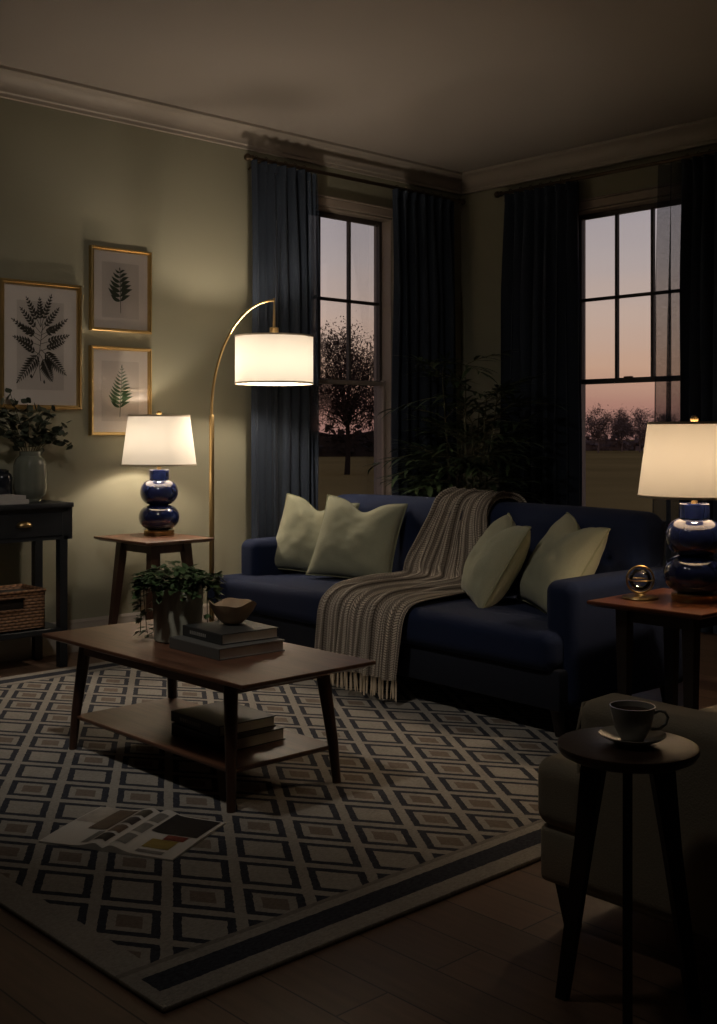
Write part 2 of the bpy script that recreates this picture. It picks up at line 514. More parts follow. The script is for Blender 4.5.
def window(name, cat_label, axis, a0, a1):
    """double-hung sash window in an opening a0..a1 along the wall"""
    root = bpy.data.objects.new(name, None); C.objects.link(root); root['kind'] = 'structure'
    def p(a, o, z): return (o, a, z) if axis == 'y' else (a, -o, z)      # o = outwards into room
    def bx(bm, a_0, a_1, o_0, o_1, z_0, z_1, bev=.003):
        q0, q1 = p(a_0, o_0, z_0), p(a_1, o_1, z_1)
        box(bm, [min(q0[i], q1[i]) for i in range(3)], [max(q0[i], q1[i]) for i in range(3)], bev, 1)
    z0, z1 = WZ; c = .045
    bm = B()
    bx(bm, a0 - c, a0, 0, .022, z0 - .02, z1 + c); bx(bm, a1, a1 + c, 0, .022, z0 - .02, z1 + c)
    bx(bm, a0 - c, a1 + c, 0, .022, z1, z1 + c); bx(bm, a0 - c - .012, a1 + c + .012, 0, .034, z1 + c, z1 + c + .010)
    bx(bm, a0 - c, a1 + c, 0, .018, z0 - .12, z0 - .03)
    obj('casing', bm, M['casing'], root, smooth=30)
    bm = B(); bx(bm, a0 - c - .02, a1 + c + .02, -.15, .05, z0 - .03, z0 + .005, .006)
    obj('window_sill', bm, M['casing'], root, smooth=30)
    bm = B()
    bx(bm, a0, a0 + .012, -.15, 0, z0, z1); bx(bm, a1 - .012, a1, -.15, 0, z0, z1); bx(bm, a0, a1, -.15, 0, z1 - .012, z1)
    obj('jamb', bm, M['casing'], root, smooth=30)
    zr = 1.345; g0, g1 = a0 + .034, a1 - .034; s = .034
    # lower sash (inner)
    bm = B()
    bx(bm, a0 + .012, g0, -.070, -.040, z0, zr + .02); bx(bm, g1, a1 - .012, -.070, -.040, z0, zr + .02)
    bx(bm, g0, g1, -.070, -.040, zr - .012, zr + .012); bx(bm, g0, g1, -.070, -.040, z0, z0 + .06)
    sa = obj('lower_sash', bm, M['muntin'] if axis == 'x' else M['casing'], root, smooth=30)
    bm = B(); bx(bm, g0, g1, -.057, -.055, z0 + .06, zr - .012, 0); obj('pane', bm, M['glass'], sa, smooth=None)
    bm = B(); bx(bm, (a0 + a1) / 2 - .045, (a0 + a1) / 2 + .01, -.064, -.044, zr + .012, zr + .024); obj('sash_lock', bm, M['bronze'], sa)
    # upper sash (outer) with three by two panes
    bm = B()
    bx(bm, a0 + .012, g0, -.105, -.075, zr, z1 - .012); bx(bm, g1, a1 - .012, -.105, -.075, zr, z1 - .012)
    bx(bm, g0, g1, -.105, -.075, zr - .012, zr + .018); bx(bm, g0, g1, -.105, -.075, z1 - .04, z1 - .012)
    for k in (1, 2):
        a = g0 + (g1 - g0) * k / 3; bx(bm, a - .009, a + .009, -.104, -.078, zr, z1 - .03)
    zm = (zr + z1 - .03) / 2; bx(bm, g0, g1, -.104, -.078, zm - .009, zm + .009)
    sb = obj('upper_sash', bm, M['muntin'], root, smooth=30)
    bm = B(); bx(bm, g0, g1, -.092, -.090, zr + .018, z1 - .04, 0); obj('pane', bm, M['glass'], sb, smooth=None)
window('window_1', '', 'y', *W1)
window('window_2', '', 'x', *W2)

# ------------------------------------------------------------------ curtains and rods
def rod(name, label, p0, p1, axis):
    v0, v1 = Vector(p0), Vector(p1); d = (v1 - v0).normalized()
    t = thing(name, label, 'curtain rod', v0)
    obj('rod', tube(B(), [(0, 0, 0), v1 - v0], .011, 12), M['bronze'], t)
    for e, s in ((Vector(), -1), (v1 - v0, 1)):
        bm = B(); tube(bm, [e, e + d * s * .012, e + d * s * .02], [.016, .016, .011], 12)
        for v in bmesh.ops.create_uvsphere(bm, u_segments=14, v_segments=8, radius=.02)['verts']: v.co += e + d * s * .034
        obj('finial', bm, M['bronze'], t)
    wall = Vector((-1, 0, 0)) if axis == 'y' else Vector((0, 1, 0))
    for f in (.03, .97):
        q = (v1 - v0) * f; off = (p0[0] if axis == 'y' else -p0[1])
        obj('bracket', tube(B(), [q + Vector((0, 0, -.014)), q + wall * off * .6 + Vector((0, 0, -.02)), q + wall * (off - .001) + Vector((0, 0, -.035))], .006, 8), M['bronze'], t)
rod('curtain_rod', 'dark bronze curtain rod above the window behind the arched floor lamp', (.1, -1.765, 2.505), (.1, -.13, 2.505), 'y')
rod('curtain_rod', 'dark bronze curtain rod above the window nearest the shaded lamp by the armchair', (.42, -.1, 2.505), (2.25, -.1, 2.505), 'x')

def curtain(label, axis, t0, t1, b0, b1, pleats, seed, sheer=None, zt=2.488, zb=.012, off=.1, dep=.046):
    """pleated panel between t0..t1 at the top, b0..b1 at the hem; sheer=(c0, c1) is a see-through leading edge"""
    o = (off, t0, 0) if axis == 'y' else (t0, -off, 0)
    t = thing('curtain', label, 'curtain', o)
    rnd = random.Random(seed); ph = [rnd.uniform(-.35, .35) for _ in range(40)]; am = [rnd.uniform(.75, 1.2) for _ in range(40)]
    def sheet(a0, a1, c0, c1, npl, k0):
        def f(u, v):
            z = zt + (zb - zt) * v
            a = (a0 + (a1 - a0) * u) * (1 - v) + (c0 + (c1 - c0) * u) * v
            x = u * npl; i = int(x)
            w = math.sin(2 * PI * x + ph[(i + k0) % 40] * math.sin(PI * (x - i)) + .25 * math.sin(v * 3 + i))
            w = math.copysign(abs(w) ** .8, w)
            d = dep * am[(i + k0) % 40] * (.55 + .45 * min(1, v * 4)) * w
            d += .006 * math.sin(9 * v + 3 * i)
            a += .012 * math.sin(2 * PI * x * 2 + i) * min(1, v * 3)
            return (d, a - t0, z) if axis == 'y' else (a - t0, -d, z)
        return grid(f, int(npl * 16), 26)
    obj('drape', sheet(t0, t1, b0, b1, pleats, 0), M['curtain'], t, smooth=180)
    if sheer:
        s0, s1, c0, c1 = sheer
        obj('sheer_edge', sheet(s0, s1, c0, c1, 2, 20), M['sheer'], t, smooth=180)
    hd = []
    def fh(u, v):
        a = t0 + (t1 - t0) * u; z = zt + .006 - .05 * v
        d = dep * .62 * math.sin(2 * PI * u * pleats) + .006
        return (d, a - t0, z) if axis == 'y' else (a - t0, -d, z)
    obj('heading_tape', grid(fh, int(pleats * 14), 2), M['curtain'], t, smooth=180)
    for k in range(pleats):
        a = t0 + (t1 - t0) * (k + .5) / pleats
        n = 14; pts = []
        for j in range(n + 1):
            th = 2 * PI * j / n
            q = (math.cos(th) * .017, 0, math.sin(th) * .017 + 2.505)
            pts.append((q[0], a - t0, q[2]) if axis == 'y' else (a - t0, q[0], q[2]))
        obj('curtain_ring', tube(B(), pts, .0022, 6, cap=False), M['bronze'], t)
    return t
G = 'navy curtains drawn to the window sides'
curtain('navy curtain panel hanging directly behind the drum shade of the floor lamp', 'y', -1.775, -1.375, -1.79, -1.36, 6, 1, (-1.385, -1.315, -1.375, -1.30), dep=.040)
curtain('navy curtain panel behind the leafy plant on the floor lamp side of the corner', 'y', -.72, -.19, -.745, -.17, 7, 2)
curtain('navy curtain panel between the room corner and the window with distant low trees', 'x', .455, .985, .41, 1.005, 7, 3)
curtain('navy curtain panel with a see-through edge behind the lamp nearest the armchair', 'x', 1.66, 2.18, 1.65, 2.20, 8, 4, (1.515, 1.675, 1.475, 1.67))

# ------------------------------------------------------------------ pictures
def poly(bm, pts): bm.faces.new([bm.verts.new(p) for p in pts])
def leaflet(bm, u, v, ang, L, W, x=0.0):
    ca, sa = math.cos(ang), math.sin(ang); n = 6; up, dn = [], []
    for i in range(n + 1):
        t = i / n; w = W * .5 * math.sin(PI * min(1, t ** .75)) + (.0002 if 0 < i < n else 0)
        cu, cv = L * t, .10 * L * math.sin(PI * t)
        for lst, s in ((up, 1), (dn, -1)):
            a, b = cu, cv + s * w
            lst.append((x, u + a * ca - b * sa, v + a * sa + b * ca))
    poly(bm, up + dn[-2:0:-1])
def stemline(bm, pts, w, x=0.0):
    for (u0, v0), (u1, v1) in zip(pts[:-1], pts[1:]):
        d = Vector((u1 - u0, v1 - v0)); n = Vector((-d.y, d.x)).normalized() * w / 2
        poly(bm, [(x, u0 + n.x, v0 + n.y), (x, u0 - n.x, v0 - n.y), (x, u1 - n.x, v1 - n.y), (x, u1 + n.x, v1 + n.y)])
def frond(bm, u, v, ang, L, maxl, pairs, lw=.3, la=55, x=0.0, bare=.12, shape=1.0, fine=False):
    ca, sa = math.cos(ang), math.sin(ang)
    stemline(bm, [(u, v), (u + L * ca, v + L * sa)], L * .012 + .0008, x + .0001)
    for k in range(pairs):
        t = bare + (1 - bare) * (k + .3) / pairs
        l = maxl * ((1 - t) ** shape * 1.0 + .08) * (1.0 if k else .75)
        for s in (1, -1):
            q = ang + s * R(la)
            if fine: frond(bm, u + L * t * ca, v + L * t * sa, q, l, l * .33, 7, .5, 50, x, .05, .7)
            else: leaflet(bm, u + L * t * ca, v + L * t * sa, q, l, l * lw, x + .0002 * (k % 2))
    leaflet(bm, u + L * .97 * ca, v + L * .97 * sa, ang, L * .09, L * .03, x)
def picture(name, label, y0, y1, z0, z1, fw, mw, draw, ink):
    yc, zc = (y0 + y1) / 2, (z0 + z1) / 2; hy, hz = (y1 - y0) / 2, (z1 - z0) / 2
    t = thing(name, label, 'picture', (.001, yc, zc))
    bm = B()                                      # mitred frame with a stepped face
    prof = [(0, 0), (.026, 0), (.030, .004), (.030, fw * .55), (.022, fw * .7), (.022, fw), (.0, fw)]
    ring = []
    for sy, sz in ((-1, -1), (1, -1), (1, 1), (-1, 1)):
        ring.append([bm.verts.new((o, sy * (hy - i), sz * (hz - i))) for o, i in prof])
    for k in range(4):
        a, b = ring[k], ring[(k + 1) % 4]
        for j in range(len(prof)):
            j2 = (j + 1) % len(prof); bm.faces.new((a[j], a[j2], b[j2], b[j]))
    bmesh.ops.recalc_face_normals(bm, faces=bm.faces)
    obj('frame', bm, M['goldframe'], t, smooth=25)
    iy, iz = hy - fw + .001, hz - fw + .001
    obj('mount', boxm((.002, -iy, -iz), (.010, iy, iz)), M['mat'], t, smooth=None)
    py, pz = iy - mw, iz - mw * 1.05
    pr = obj('print', boxm((.0095, -py, -pz), (.0105, py, pz)), M['paper'], t, smooth=None)
    bm = B(); draw(bm, py, pz)
    for v in bm.verts: v.co.x += .0112
    obj('botanical_drawing', bm, ink, pr, smooth=None)
    obj('glazing', boxm((.0150, -iy, -iz), (.0162, iy, iz)), M['picglass'], t, smooth=None)
def draw_big(bm, py, pz):
    stemline(bm, [(.0, -pz * .80), (-.01, -pz * .3), (.0, pz * .1), (.012, pz * .5)], .003)
    rr = random.Random(3)
    for v, a, L in ((-.22, 150, .13), (-.12, 22, .13), (.0, 165, .14), (.04, 18, .15), (.10, 146, .17), (.12, 38, .17), (.22, 158, .12), (.24, 26, .12), (.28, 132, .15), (.30, 52, .15), (.42, 118, .15), (.42, 70, .16), (.44, 92, .13)):
        frond(bm, 0, v * pz, R(a), L, .030, 7, .46, 46, rr.uniform(0, .0003), .25, .45)
    for a, L, v in ((232, .19, -.10), (318, .17, -.08), (296, .13, -.22)):
        frond(bm, 0, v * pz, R(a), L, .050, 11, .24, 50, .0003, .15, .6)
    stemline(bm, [(-.005, -pz * .35), (-.045, -pz * .75)], .003)
    leaflet(bm, -.045, -pz * .74, R(100), .02, .012); leaflet(bm, .02, -pz * .86, R(95), .02, .009)
def draw_wide(bm, py, pz):
    frond(bm, 0, -pz * .82, R(91), pz * 1.58, .092, 7, .30, 60, 0, .24, .5)
def draw_tall(bm, py, pz):
    frond(bm, -.004, -pz * .86, R(87), pz * 1.66, .094, 11, .22, 60, 0, .17, .8)
GP = 'gilt framed botanical prints'
picture('framed_print', 'largest gilt framed botanical print, above the eucalyptus vase', -3.15, -2.738, 1.155, 1.748, .020, .068, draw_big, M['ink1'])
picture('framed_print', 'small gilt framed fern print, the upper of the two beside the large print', -2.686, -2.345, 1.540, 1.950, .016, .052, draw_wide, M['ink2'])
picture('framed_print', 'small gilt framed green fern print partly behind the lamp shade, lower of the pair', -2.688, -2.345, 1.033, 1.467, .016, .052, draw_tall, M['ink3'])

# ------------------------------------------------------------------ rug
tag(obj('area_rug', boxm((-HX, -HY, 0), (HX, HY, .011), .004, 2), M['rug'], None, (1.785, -3.175, .001), smooth=30), 'large cream rug with a navy and taupe diamond lattice under the coffee table', 'rug')
RT = .012

# ------------------------------------------------------------------ coffee table
t = thing('coffee_table', 'low walnut coffee table with splayed legs and lower shelf on the rug', 'table', (1.998, -3.455, RT))
def slab(hx, hy, z0, z1, chamfer):
    bm = B(); rows = []
    for s, z in ((chamfer, z0), (0, z0 + (z1 - z0) * .55), (0, z1 - .002), (.002, z1)):
        rows.append([bm.verts.new((sx * (hx - s), sy * (hy - s), z)) for sx, sy in ((-1, -1), (1, -1), (1, 1), (-1, 1))])
    for a, b in zip(rows[:-1], rows[1:]):
        for k in range(4): bm.faces.new((a[k], a[(k + 1) % 4], b[(k + 1) % 4], b[k]))
    bm.faces.new(rows[0][::-1]); bm.faces.new(rows[-1]); return bm
obj('tabletop', slab(.543, .242, .346, .368, .028), M['walnut'], t, smooth=30)
bm = B()
for sy in (-1, 1): box(bm, (-.40, sy * .172 - .01, .312), (.40, sy * .172 + .01, .347), .002, 1)
for sx in (-1, 1): box(bm, (sx * .40 - .01, -.172, .312), (sx * .40 + .01, .172, .347), .002, 1)
obj('apron', bm, M['walnut'], t, smooth=30)
for sx in (-1, 1):
    for sy in (-1, 1):
        obj('leg', tube(B(), [(sx * .428, sy * .193, 0), (sx * .418, sy * .186, .12), (sx * .390, sy * .166, .347)], [.0125, .016, .0215], 16), M['walnut_leg'], t)
obj('shelf', slab(.420, .191, .095, .112, .012), M['walnut'], t, smooth=30)

# ------------------------------------------------------------------ books
def book(label, loc, sx, sy, h, cover, rotz=0, group=None, marks=True, name='book'):
    """sx along the spine, sy across; spine faces -y"""
    t = thing(name, label, 'book', loc, rotz, group); b = .003
    bm = B()
    box(bm, (-sx / 2, -sy / 2, 0), (sx / 2, sy / 2, b), .0008, 1); box(bm, (-sx / 2, -sy / 2, h - b), (sx / 2, sy / 2, h), .0008, 1)
    box(bm, (-sx / 2, -sy / 2 - .0015, 0), (sx / 2, -sy / 2 + b, h), .0012, 1)
    cv = obj('cover', bm, cover, t, smooth=30)
    obj('page_block', boxm((-sx / 2 + .004, -sy / 2 + b, b), (sx / 2 - .004, sy / 2 - .005, h - b)), M['pages'], t, smooth=None)
    if marks:
        rr = random.Random(int(sx * 1e4 + h * 1e5)); bm = B(); x = -sx * .30
        while x < sx * .12:
            w = rr.uniform(.004, .009)
            box(bm, (x, -sy / 2 - .0022, h * .34), (x + w, -sy / 2 - .0014, h * .66)); x += w + .0035
        obj('spine_lettering', bm, M['title'], cv, smooth=None)
    return t
TT = RT + .368
book('grey cloth book, the bottom of the two under the wooden bowl', (2.100, -3.42, TT), .27, .240, .034, M['bookgrey'], R(-2), marks=False)
book('charcoal book with light spine lettering, directly under the wooden bowl', (2.085, -3.395, TT + .0345), .225, .205, .032, M['bookdark'], R(-4))
SH = RT + .112
book('black book at the bottom of the stack on the coffee table lower shelf', (2.140, -3.445, SH), .28, .215, .036, M['bookblack'], R(1), marks=False)
book('dark book with faint spine lettering on top of the lower shelf stack', (2.115, -3.445, SH + .0365), .26, .205, .032, M['bookdark'], R(-2))

# bowl
bm = B()
prof = [(0, 0), (.020, .0), (.030, .004), (.048, .020), (.062, .042), (.070, .062), (.072, .066), (.068, .066), (.058, .044), (.044, .024), (.026, .010), (0, .008)]
def wavy(a, r, z):
    k = max(0, z - .01) / .056
    return r * (1 + .05 * k * math.sin(2 * a + .5)), z + k * k * (.006 * math.sin(3 * a + 1) + .004 * math.sin(5 * a))
tag(obj('wooden_bowl', lathe(bm, prof, 56, wavy), M['bowl'], None, (2.055, -3.365, TT + .0668), smooth=60), 'small uneven-rimmed wooden bowl on top of the coffee table books', 'bowl')

# potted trailing plant
def leafblob(bm, p, d, L, W, up=(0, 0, 1)): leaf(bm, p, d, up, L, W, .2, 3)
t = thing('potted_trailing_plant', 'trailing green plant in a grey-green cylinder pot on the coffee table', 'plant', (1.862, -3.437, TT))
obj('pot', lathe(B(), [(0, 0), (.070, 0), (.075, .004), (.082, .175), (.080, .180), (.074, .178), (.070, .15), (0, .15)], 48), M['potglaze'], t, smooth=40)
obj('soil', lathe(B(), [(0, .158), (.071, .155)], 32), M['soil'], t)
rr = random.Random(11); bl = B(); bs = B()
for i in range(430):
    a = rr.uniform(0, 2 * PI); rad = .110 * math.sqrt(rr.random()); hgt = .172 + .075 * (1 - (rad / .11) ** 2) * rr.uniform(.3, 1.05)
    p = Vector((rad * math.cos(a), rad * math.sin(a), hgt))
    leafblob(bl, p, (math.cos(a) + rr.uniform(-.8, .8), math.sin(a) + rr.uniform(-.8, .8), rr.uniform(-.5, .7)), rr.uniform(.020, .034), rr.uniform(.016, .024))
for k in range(22):
    a = rr.uniform(0, 2 * PI); drop = rr.choice([.03, .05, .07, .10])
    if k < 6: a = R([200, 226, 20, 185, 40, 250][k]) ; drop = [.21, .16, .19, .22, .17, .10][k]
    if k >= 6 and 270 < math.degrees(a) < 360: drop = .03
    pts = []
    r0 = .07
    for j in range(9):
        s = j / 8; rd = r0 + .055 * math.sin(min(1, s * 1.6) * PI / 2) + .006 * math.sin(5 * s + k)
        pts.append(Vector((rd * math.cos(a + .12 * math.sin(3 * s + k)), rd * math.sin(a + .12 * math.sin(3 * s + k)), max(.012, .19 + .03 * math.sin(s * PI) - drop * s * s * 1.05))))
    tube(bs, pts, .0013, 5)
    for j in range(1, 9):
        for q in range(3):
            d = Vector((math.cos(a + rr.uniform(-1.4, 1.4)), math.sin(a + rr.uniform(-1.4, 1.4)), rr.uniform(-.7, .4)))
            leafblob(bl, pts[j] + Vector((0, 0, rr.uniform(-.008, .008))), d, rr.uniform(.021, .034), rr.uniform(.018, .026))
obj('foliage', bl, M['leafpot'], t, smooth=180); obj('stems', bs, M['stem'], t)

# ------------------------------------------------------------------ magazine
t = thing('open_magazine', 'open glossy magazine lying on the rug in front of the coffee table', 'magazine', (2.385, -3.932, RT), R(27))
def pagez(s): return .004 + .011 * math.exp(-((s - .13) / .16) ** 2) * min(1, s / .10 + .15) + .004 * (1 - s)
def pg(side, w, y0, y1, dz):
    return lambda u, v: (side * w * u, y0 + (y1 - y0) * v, pagez(u) + dz + .003 * math.sin(v * PI) * u)
for side, w in ((-1, .185), (1, .195)):
    f = pg(side, w, -.142, .142, 0)
    bm = grid(f, 20, 8, False)
    ext = bmesh.ops.extrude_face_region(bm, geom=list(bm.faces))
    for v in [g for g in ext['geom'] if isinstance(g, bmesh.types.BMVert)]: v.co.z = .0012
    bmesh.ops.recalc_face_normals(bm, faces=bm.faces)
    po = obj('pages', bm, M['page'], t, smooth=40)
    def patch(nm, u0, u1, v0, v1, c, k=.0012):
        g = grid(lambda u, v: f(u0 + (u1 - u0) * u, v0 + (v1 - v0) * v)[:2] + (f(u0 + (u1 - u0) * u, v0 + (v1 - v0) * v)[2] + k,), 10, 4, False)
        if side < 0: bmesh.ops.reverse_faces(g, faces=g.faces)
        obj(nm, g, mat('print_' + nm, c, .45, var=.55, vscale=28), po, smooth=180)
    if side < 0:
        patch('photograph', .42, .97, .55, .98, (.42, .38, .34)); patch('brown_photograph', .30, .62, .40, .95, (.10, .065, .045), .0016)
        for k in range(4): patch('thumbnail', .05, .24, .10 + .22 * k, .27 + .22 * k, [(.05, .045, .04), (.16, .11, .08), (.06, .05, .05), (.10, .09, .07)][k])
        patch('text_column', .28, .40, .06, .36, (.20, .19, .17))
    else:
        patch('dark_photograph', .28, .95, .50, .97, (.035, .033, .033))
        patch('yellow_panel', .42, .80, .16, .36, (.33, .24, .06)); patch('red_panel', .55, .85, .37, .48, (.22, .05, .035))
        for k in range(3): patch('text_column', .08, .24, .10 + .28 * k, .32 + .28 * k, (.22, .21, .19))
        patch('caption', .42, .80, .05, .11, (.24, .22, .20))

# ------------------------------------------------------------------ sofa
SR = R(-2.5)
st = thing('sofa', 'navy upholstered sofa with bench seat and a tufted back', 'sofa', (1.56, -2.41, RT), SR)
def sag(v):
    return Vector((v.x, v.y, v.z + (.012 * math.cos(v.x * 1.4) * math.cos((v.y) * 2.2) if v.z > 0 else 0) + .003 * noise.noise(v * 5)))
bm = rbox((2.09, .30, .135), .045, (40, 6, 3), 4, sag, (-.02, .15, .292))
obj('seat_front', bm, M['sofa'], st, smooth=180)
obj('seat_cushion', rbox((1.79, .50, .135), .03, (36, 10, 3), 4, sag, (.035, .42, .294)), M['sofa'], st, smooth=180)
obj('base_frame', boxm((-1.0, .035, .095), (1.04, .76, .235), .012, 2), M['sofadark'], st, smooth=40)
BX = [-.78, -.26, .26, .78]
def backf(v):
    lean = (v.z + .23) * .12
    d = 0
    if v.y < 0:
        for bx_ in BX:
            q = ((v.x - bx_) ** 2 + (v.z - .075) ** 2)
            d += .030 * math.exp(-q / .0028) + .012 * math.exp(-q / .02)
        d -= .012 * math.cos(v.x * 3.14 / .52 * 1)
    return Vector((v.x * (1 - .012 * max(0, v.z)), v.y + lean + max(-.02, d) + .003 * noise.noise(v * 4), v.z - .012 * (v.x / 1) ** 4))
obj('backrest', rbox((1.90, .20, .50), .075, (90, 6, 24), 6, backf, (0, .675, .485)), M['sofa'], st, smooth=180)
for bx_ in BX:
    bm = B(); bmesh.ops.create_uvsphere(bm, u_segments=14, v_segments=8, radius=.012)
    for v in bm.verts: v.co = Vector((v.co.x + bx_, v.co.y * .6 + .675 - .10 + .065, v.co.z + .56))
    obj('button', bm, M['sofa'], st, smooth=180)
armf = lambda v: Vector((v.x + .002 * noise.noise(v * 6), v.y, v.z + .006 * math.cos(v.y * 4)))
for ax, y0_ in ((-.955, .165), (.998, .075)):
    obj('armrest', rbox((.135, .78 - y0_, .43), .042, (3, 14, 10), 5, armf, (ax, (y0_ + .78) / 2, .31)), M['sofa'], st, smooth=180)
    for y in (.09, .72):
        obj('leg', tube(B(), [(ax, y, .0 if y < .5 else -.012), (ax - math.copysign(.015, ax), y, .097)], [.016, .024], 14), M['darkleg'], st)

# scatter cushions
def pillow_bm(S_, T, seed, dent=.055):
    n = 34
    def side(sg):
        def f(u, v):
            a, b = u * 2 - 1, v * 2 - 1
            px = a * (1 - .07 * (1 - b * b) * abs(a) ** 3); pz = b * (1 - .07 * (1 - a * a) * abs(b) ** 3)
            th = (max(0, 1 - abs(a) ** 2.6) * max(0, 1 - abs(b) ** 2.6)) ** .55
            if b > -.4:
                k = (b + .4) / 1.4
                pz -= dent / S_ * 2 * k * k * math.exp(-(a / .36) ** 2)
                px *= 1 - .02 * k
            x, z = px * S_ / 2, pz * S_ / 2
            w = noise.noise(Vector((a * 2.1 + seed, b * 2.1, sg))) * .010 + noise.noise(Vector((a * 5 + seed, b * 5, sg))) * .004
            y = sg * (T / 2 * th * (1 - .35 * max(0, b) * math.exp(-(a / .4) ** 2)) + w * th)
            return (x, y, z + S_ / 2)
        return f
    bm = B()
    for sg in (-1, 1):
        f = side(sg); vs = [[bm.verts.new(f(i / n, j / n)) for j in range(n + 1)] for i in range(n + 1)]
        for i in range(n):
            for j in range(n):
                q = [vs[i][j], vs[i + 1][j], vs[i + 1][j + 1], vs[i][j + 1]]
                bm.faces.new(q if sg < 0 else q[::-1])
    bmesh.ops.remove_doubles(bm, verts=bm.verts, dist=.0004)
    edge = [side(-1)(0, j / 40) for j in range(41)] + [side(-1)(i / 40, 1) for i in range(41)] + [side(-1)(1, 1 - j / 40) for j in range(41)] + [side(-1)(1 - i / 40, 0) for i in range(41)]
    return bm, edge
def pillow(label, base, yaw, lean, roll, size, seed, dent=.055, T=.17):
    t = thing('scatter_cushion', label, 'cushion', base, 0, 'sage cushions on the sofa')
    t.rotation_euler = (Matrix.Rotation(yaw, 3, 'Z') @ Matrix.Rotation(-lean, 3, 'X') @ Matrix.Rotation(roll, 3, 'Y')).to_euler()
    bm, edge = pillow_bm(size, T, seed, dent)
    obj('cover', bm, M['pillow'], t, smooth=180)
    pts = [edge[0]]
    for p in edge[1:]:
        if (Vector(p) - Vector(pts[-1])).length > .004: pts.append(p)
    obj('piping', tube(B(), pts, .0035, 6, cap=False), M['seam'], t, smooth=180)
pillow('sage green cushion nearest the floor lamp, partly behind another cushion', (.80, -2.010, .378), R(30), R(24), R(7), .385, 1)
pillow('sage green cushion left of the knitted throw, in front of its neighbour', (1.122, -2.022, .378), R(30), R(26), R(6), .40, 2)
pillow('sage green cushion resting against the right edge of the knitted throw', (1.945, -2.12, .378), R(-35), R(30), R(5), .375, 3, .045)
pillow('sage green cushion beside the sofa armrest next to the brass globe table', (2.250, -2.10, .378), R(-27), R(30), R(6), .39, 4, .045)

# ------------------------------------------------------------------ knitted throw draped over the sofa (sofa axes)
t = thing('knitted_throw', 'chunky striped knit throw with fringe draped over the sofa back and seat', 'blanket', (1.56, -2.41, RT), SR)
path = [(.86, .50), (.85, .60), (.845, .68), (.82, .728), (.775, .745), (.72, .748), (.672, .742), (.632, .71), (.604, .62), (.588, .52), (.570, .44), (.54, .402), (.48, .388), (.40, .385), (.25, .385), (.12, .384), (.04, .378), (-.005, .362), (-.024, .33), (-.030, .28), (-.032, .22), (-.034, .15), (-.036, .085)]
def cum(p):
    d = [0]
    for a, b in zip(p[:-1], p[1:]): d.append(d[-1] + math.hypot(b[0] - a[0], b[1] - a[1]))
    return [x / d[-1] for x in d], d[-1]
pt, plen = cum(path)
def sample(v):
    for i in range(len(pt) - 1):
        if v <= pt[i + 1] + 1e-9:
            f = (v - pt[i]) / (pt[i + 1] - pt[i])
            y = path[i][0] * (1 - f) + path[i + 1][0] * f; z = path[i][1] * (1 - f) + path[i + 1][1] * f
            d = Vector((path[i + 1][0] - path[i][0], path[i + 1][1] - path[i][1])).normalized()
            return y, z, Vector((0, -d.y, d.x)) * -1, i + f
    return path[-1][0], path[-1][1], Vector((0, -1, 0)), len(path) - 1
LE = [(0, -.06), (4, -.10), (7, -.13), (10, -.27), (12, -.25), (15, -.20), (17, -.17), (22, -.16)]
RE = [(0, .20), (4, .18), (7, .20), (10, .28), (12, .33), (15, .335), (17, .335), (22, .335)]
def lerp(tab, i):
    for (a, x), (b, y) in zip(tab[:-1], tab[1:]):
        if i <= b:
            f = (i - a) / (b - a); f = f * f * (3 - 2 * f); return x + (y - x) * f
    return tab[-1][1]
def smooth_sample(v):
    acc = [0, 0, 0, 0, 0]
    for dv in (-.018, -.009, 0, .009, .018):
        y, z, n, i = sample(min(1, max(0, v + dv)))
        for k, q in enumerate((y, z, n.y, n.z, i)): acc[k] += q / 5
    return acc
def throwf(lift):
    def f(u, v):
        y, z, ny, nz, i = smooth_sample(v)
        nl = math.hypot(ny, nz) or 1; ny /= nl; nz /= nl
        l, r = lerp(LE, i), lerp(RE, i)
        x = l + (r - l) * u + .012 * math.sin(v * 17) * (1 if i > 11 else .6)
        fold = .011 * math.sin(u * 2 * PI * 5 + 1.3 * math.sin(v * 5)) + .006 * math.sin(u * 2 * PI * 9 + v * 8) + .0035 * math.sin(u * 2 * PI * 26)
        gathered = 1.5 if 5 < i < 11 else 1
        if i > 17: fold *= 1.25
        h = .017 + fold * gathered + lift
        h = max(h, .004)
        return (x, y + ny * h, z + nz * h)
    return f
obj('knit', grid(throwf(0), 130, 190), M['knit'], t, smooth=180)
bm = B(); rr = random.Random(5); f = throwf(0)
for k in range(46):
    u = (k + .5) / 46; p = Vector(f(u, 1)); ln = rr.uniform(.062, .078)
    for q in range(3):
        dx = rr.uniform(-.008, .008); dy = rr.uniform(-.006, .003)
        tube(bm, [p + Vector((0, 0, .004)), p + Vector((dx * .4, dy * .4, -ln * .35)), p + Vector((dx, dy, -ln * .97))], [.0034, .0042, .0014], 5)
fr = obj('fringe', bm, M['fringe'], t, smooth=180)

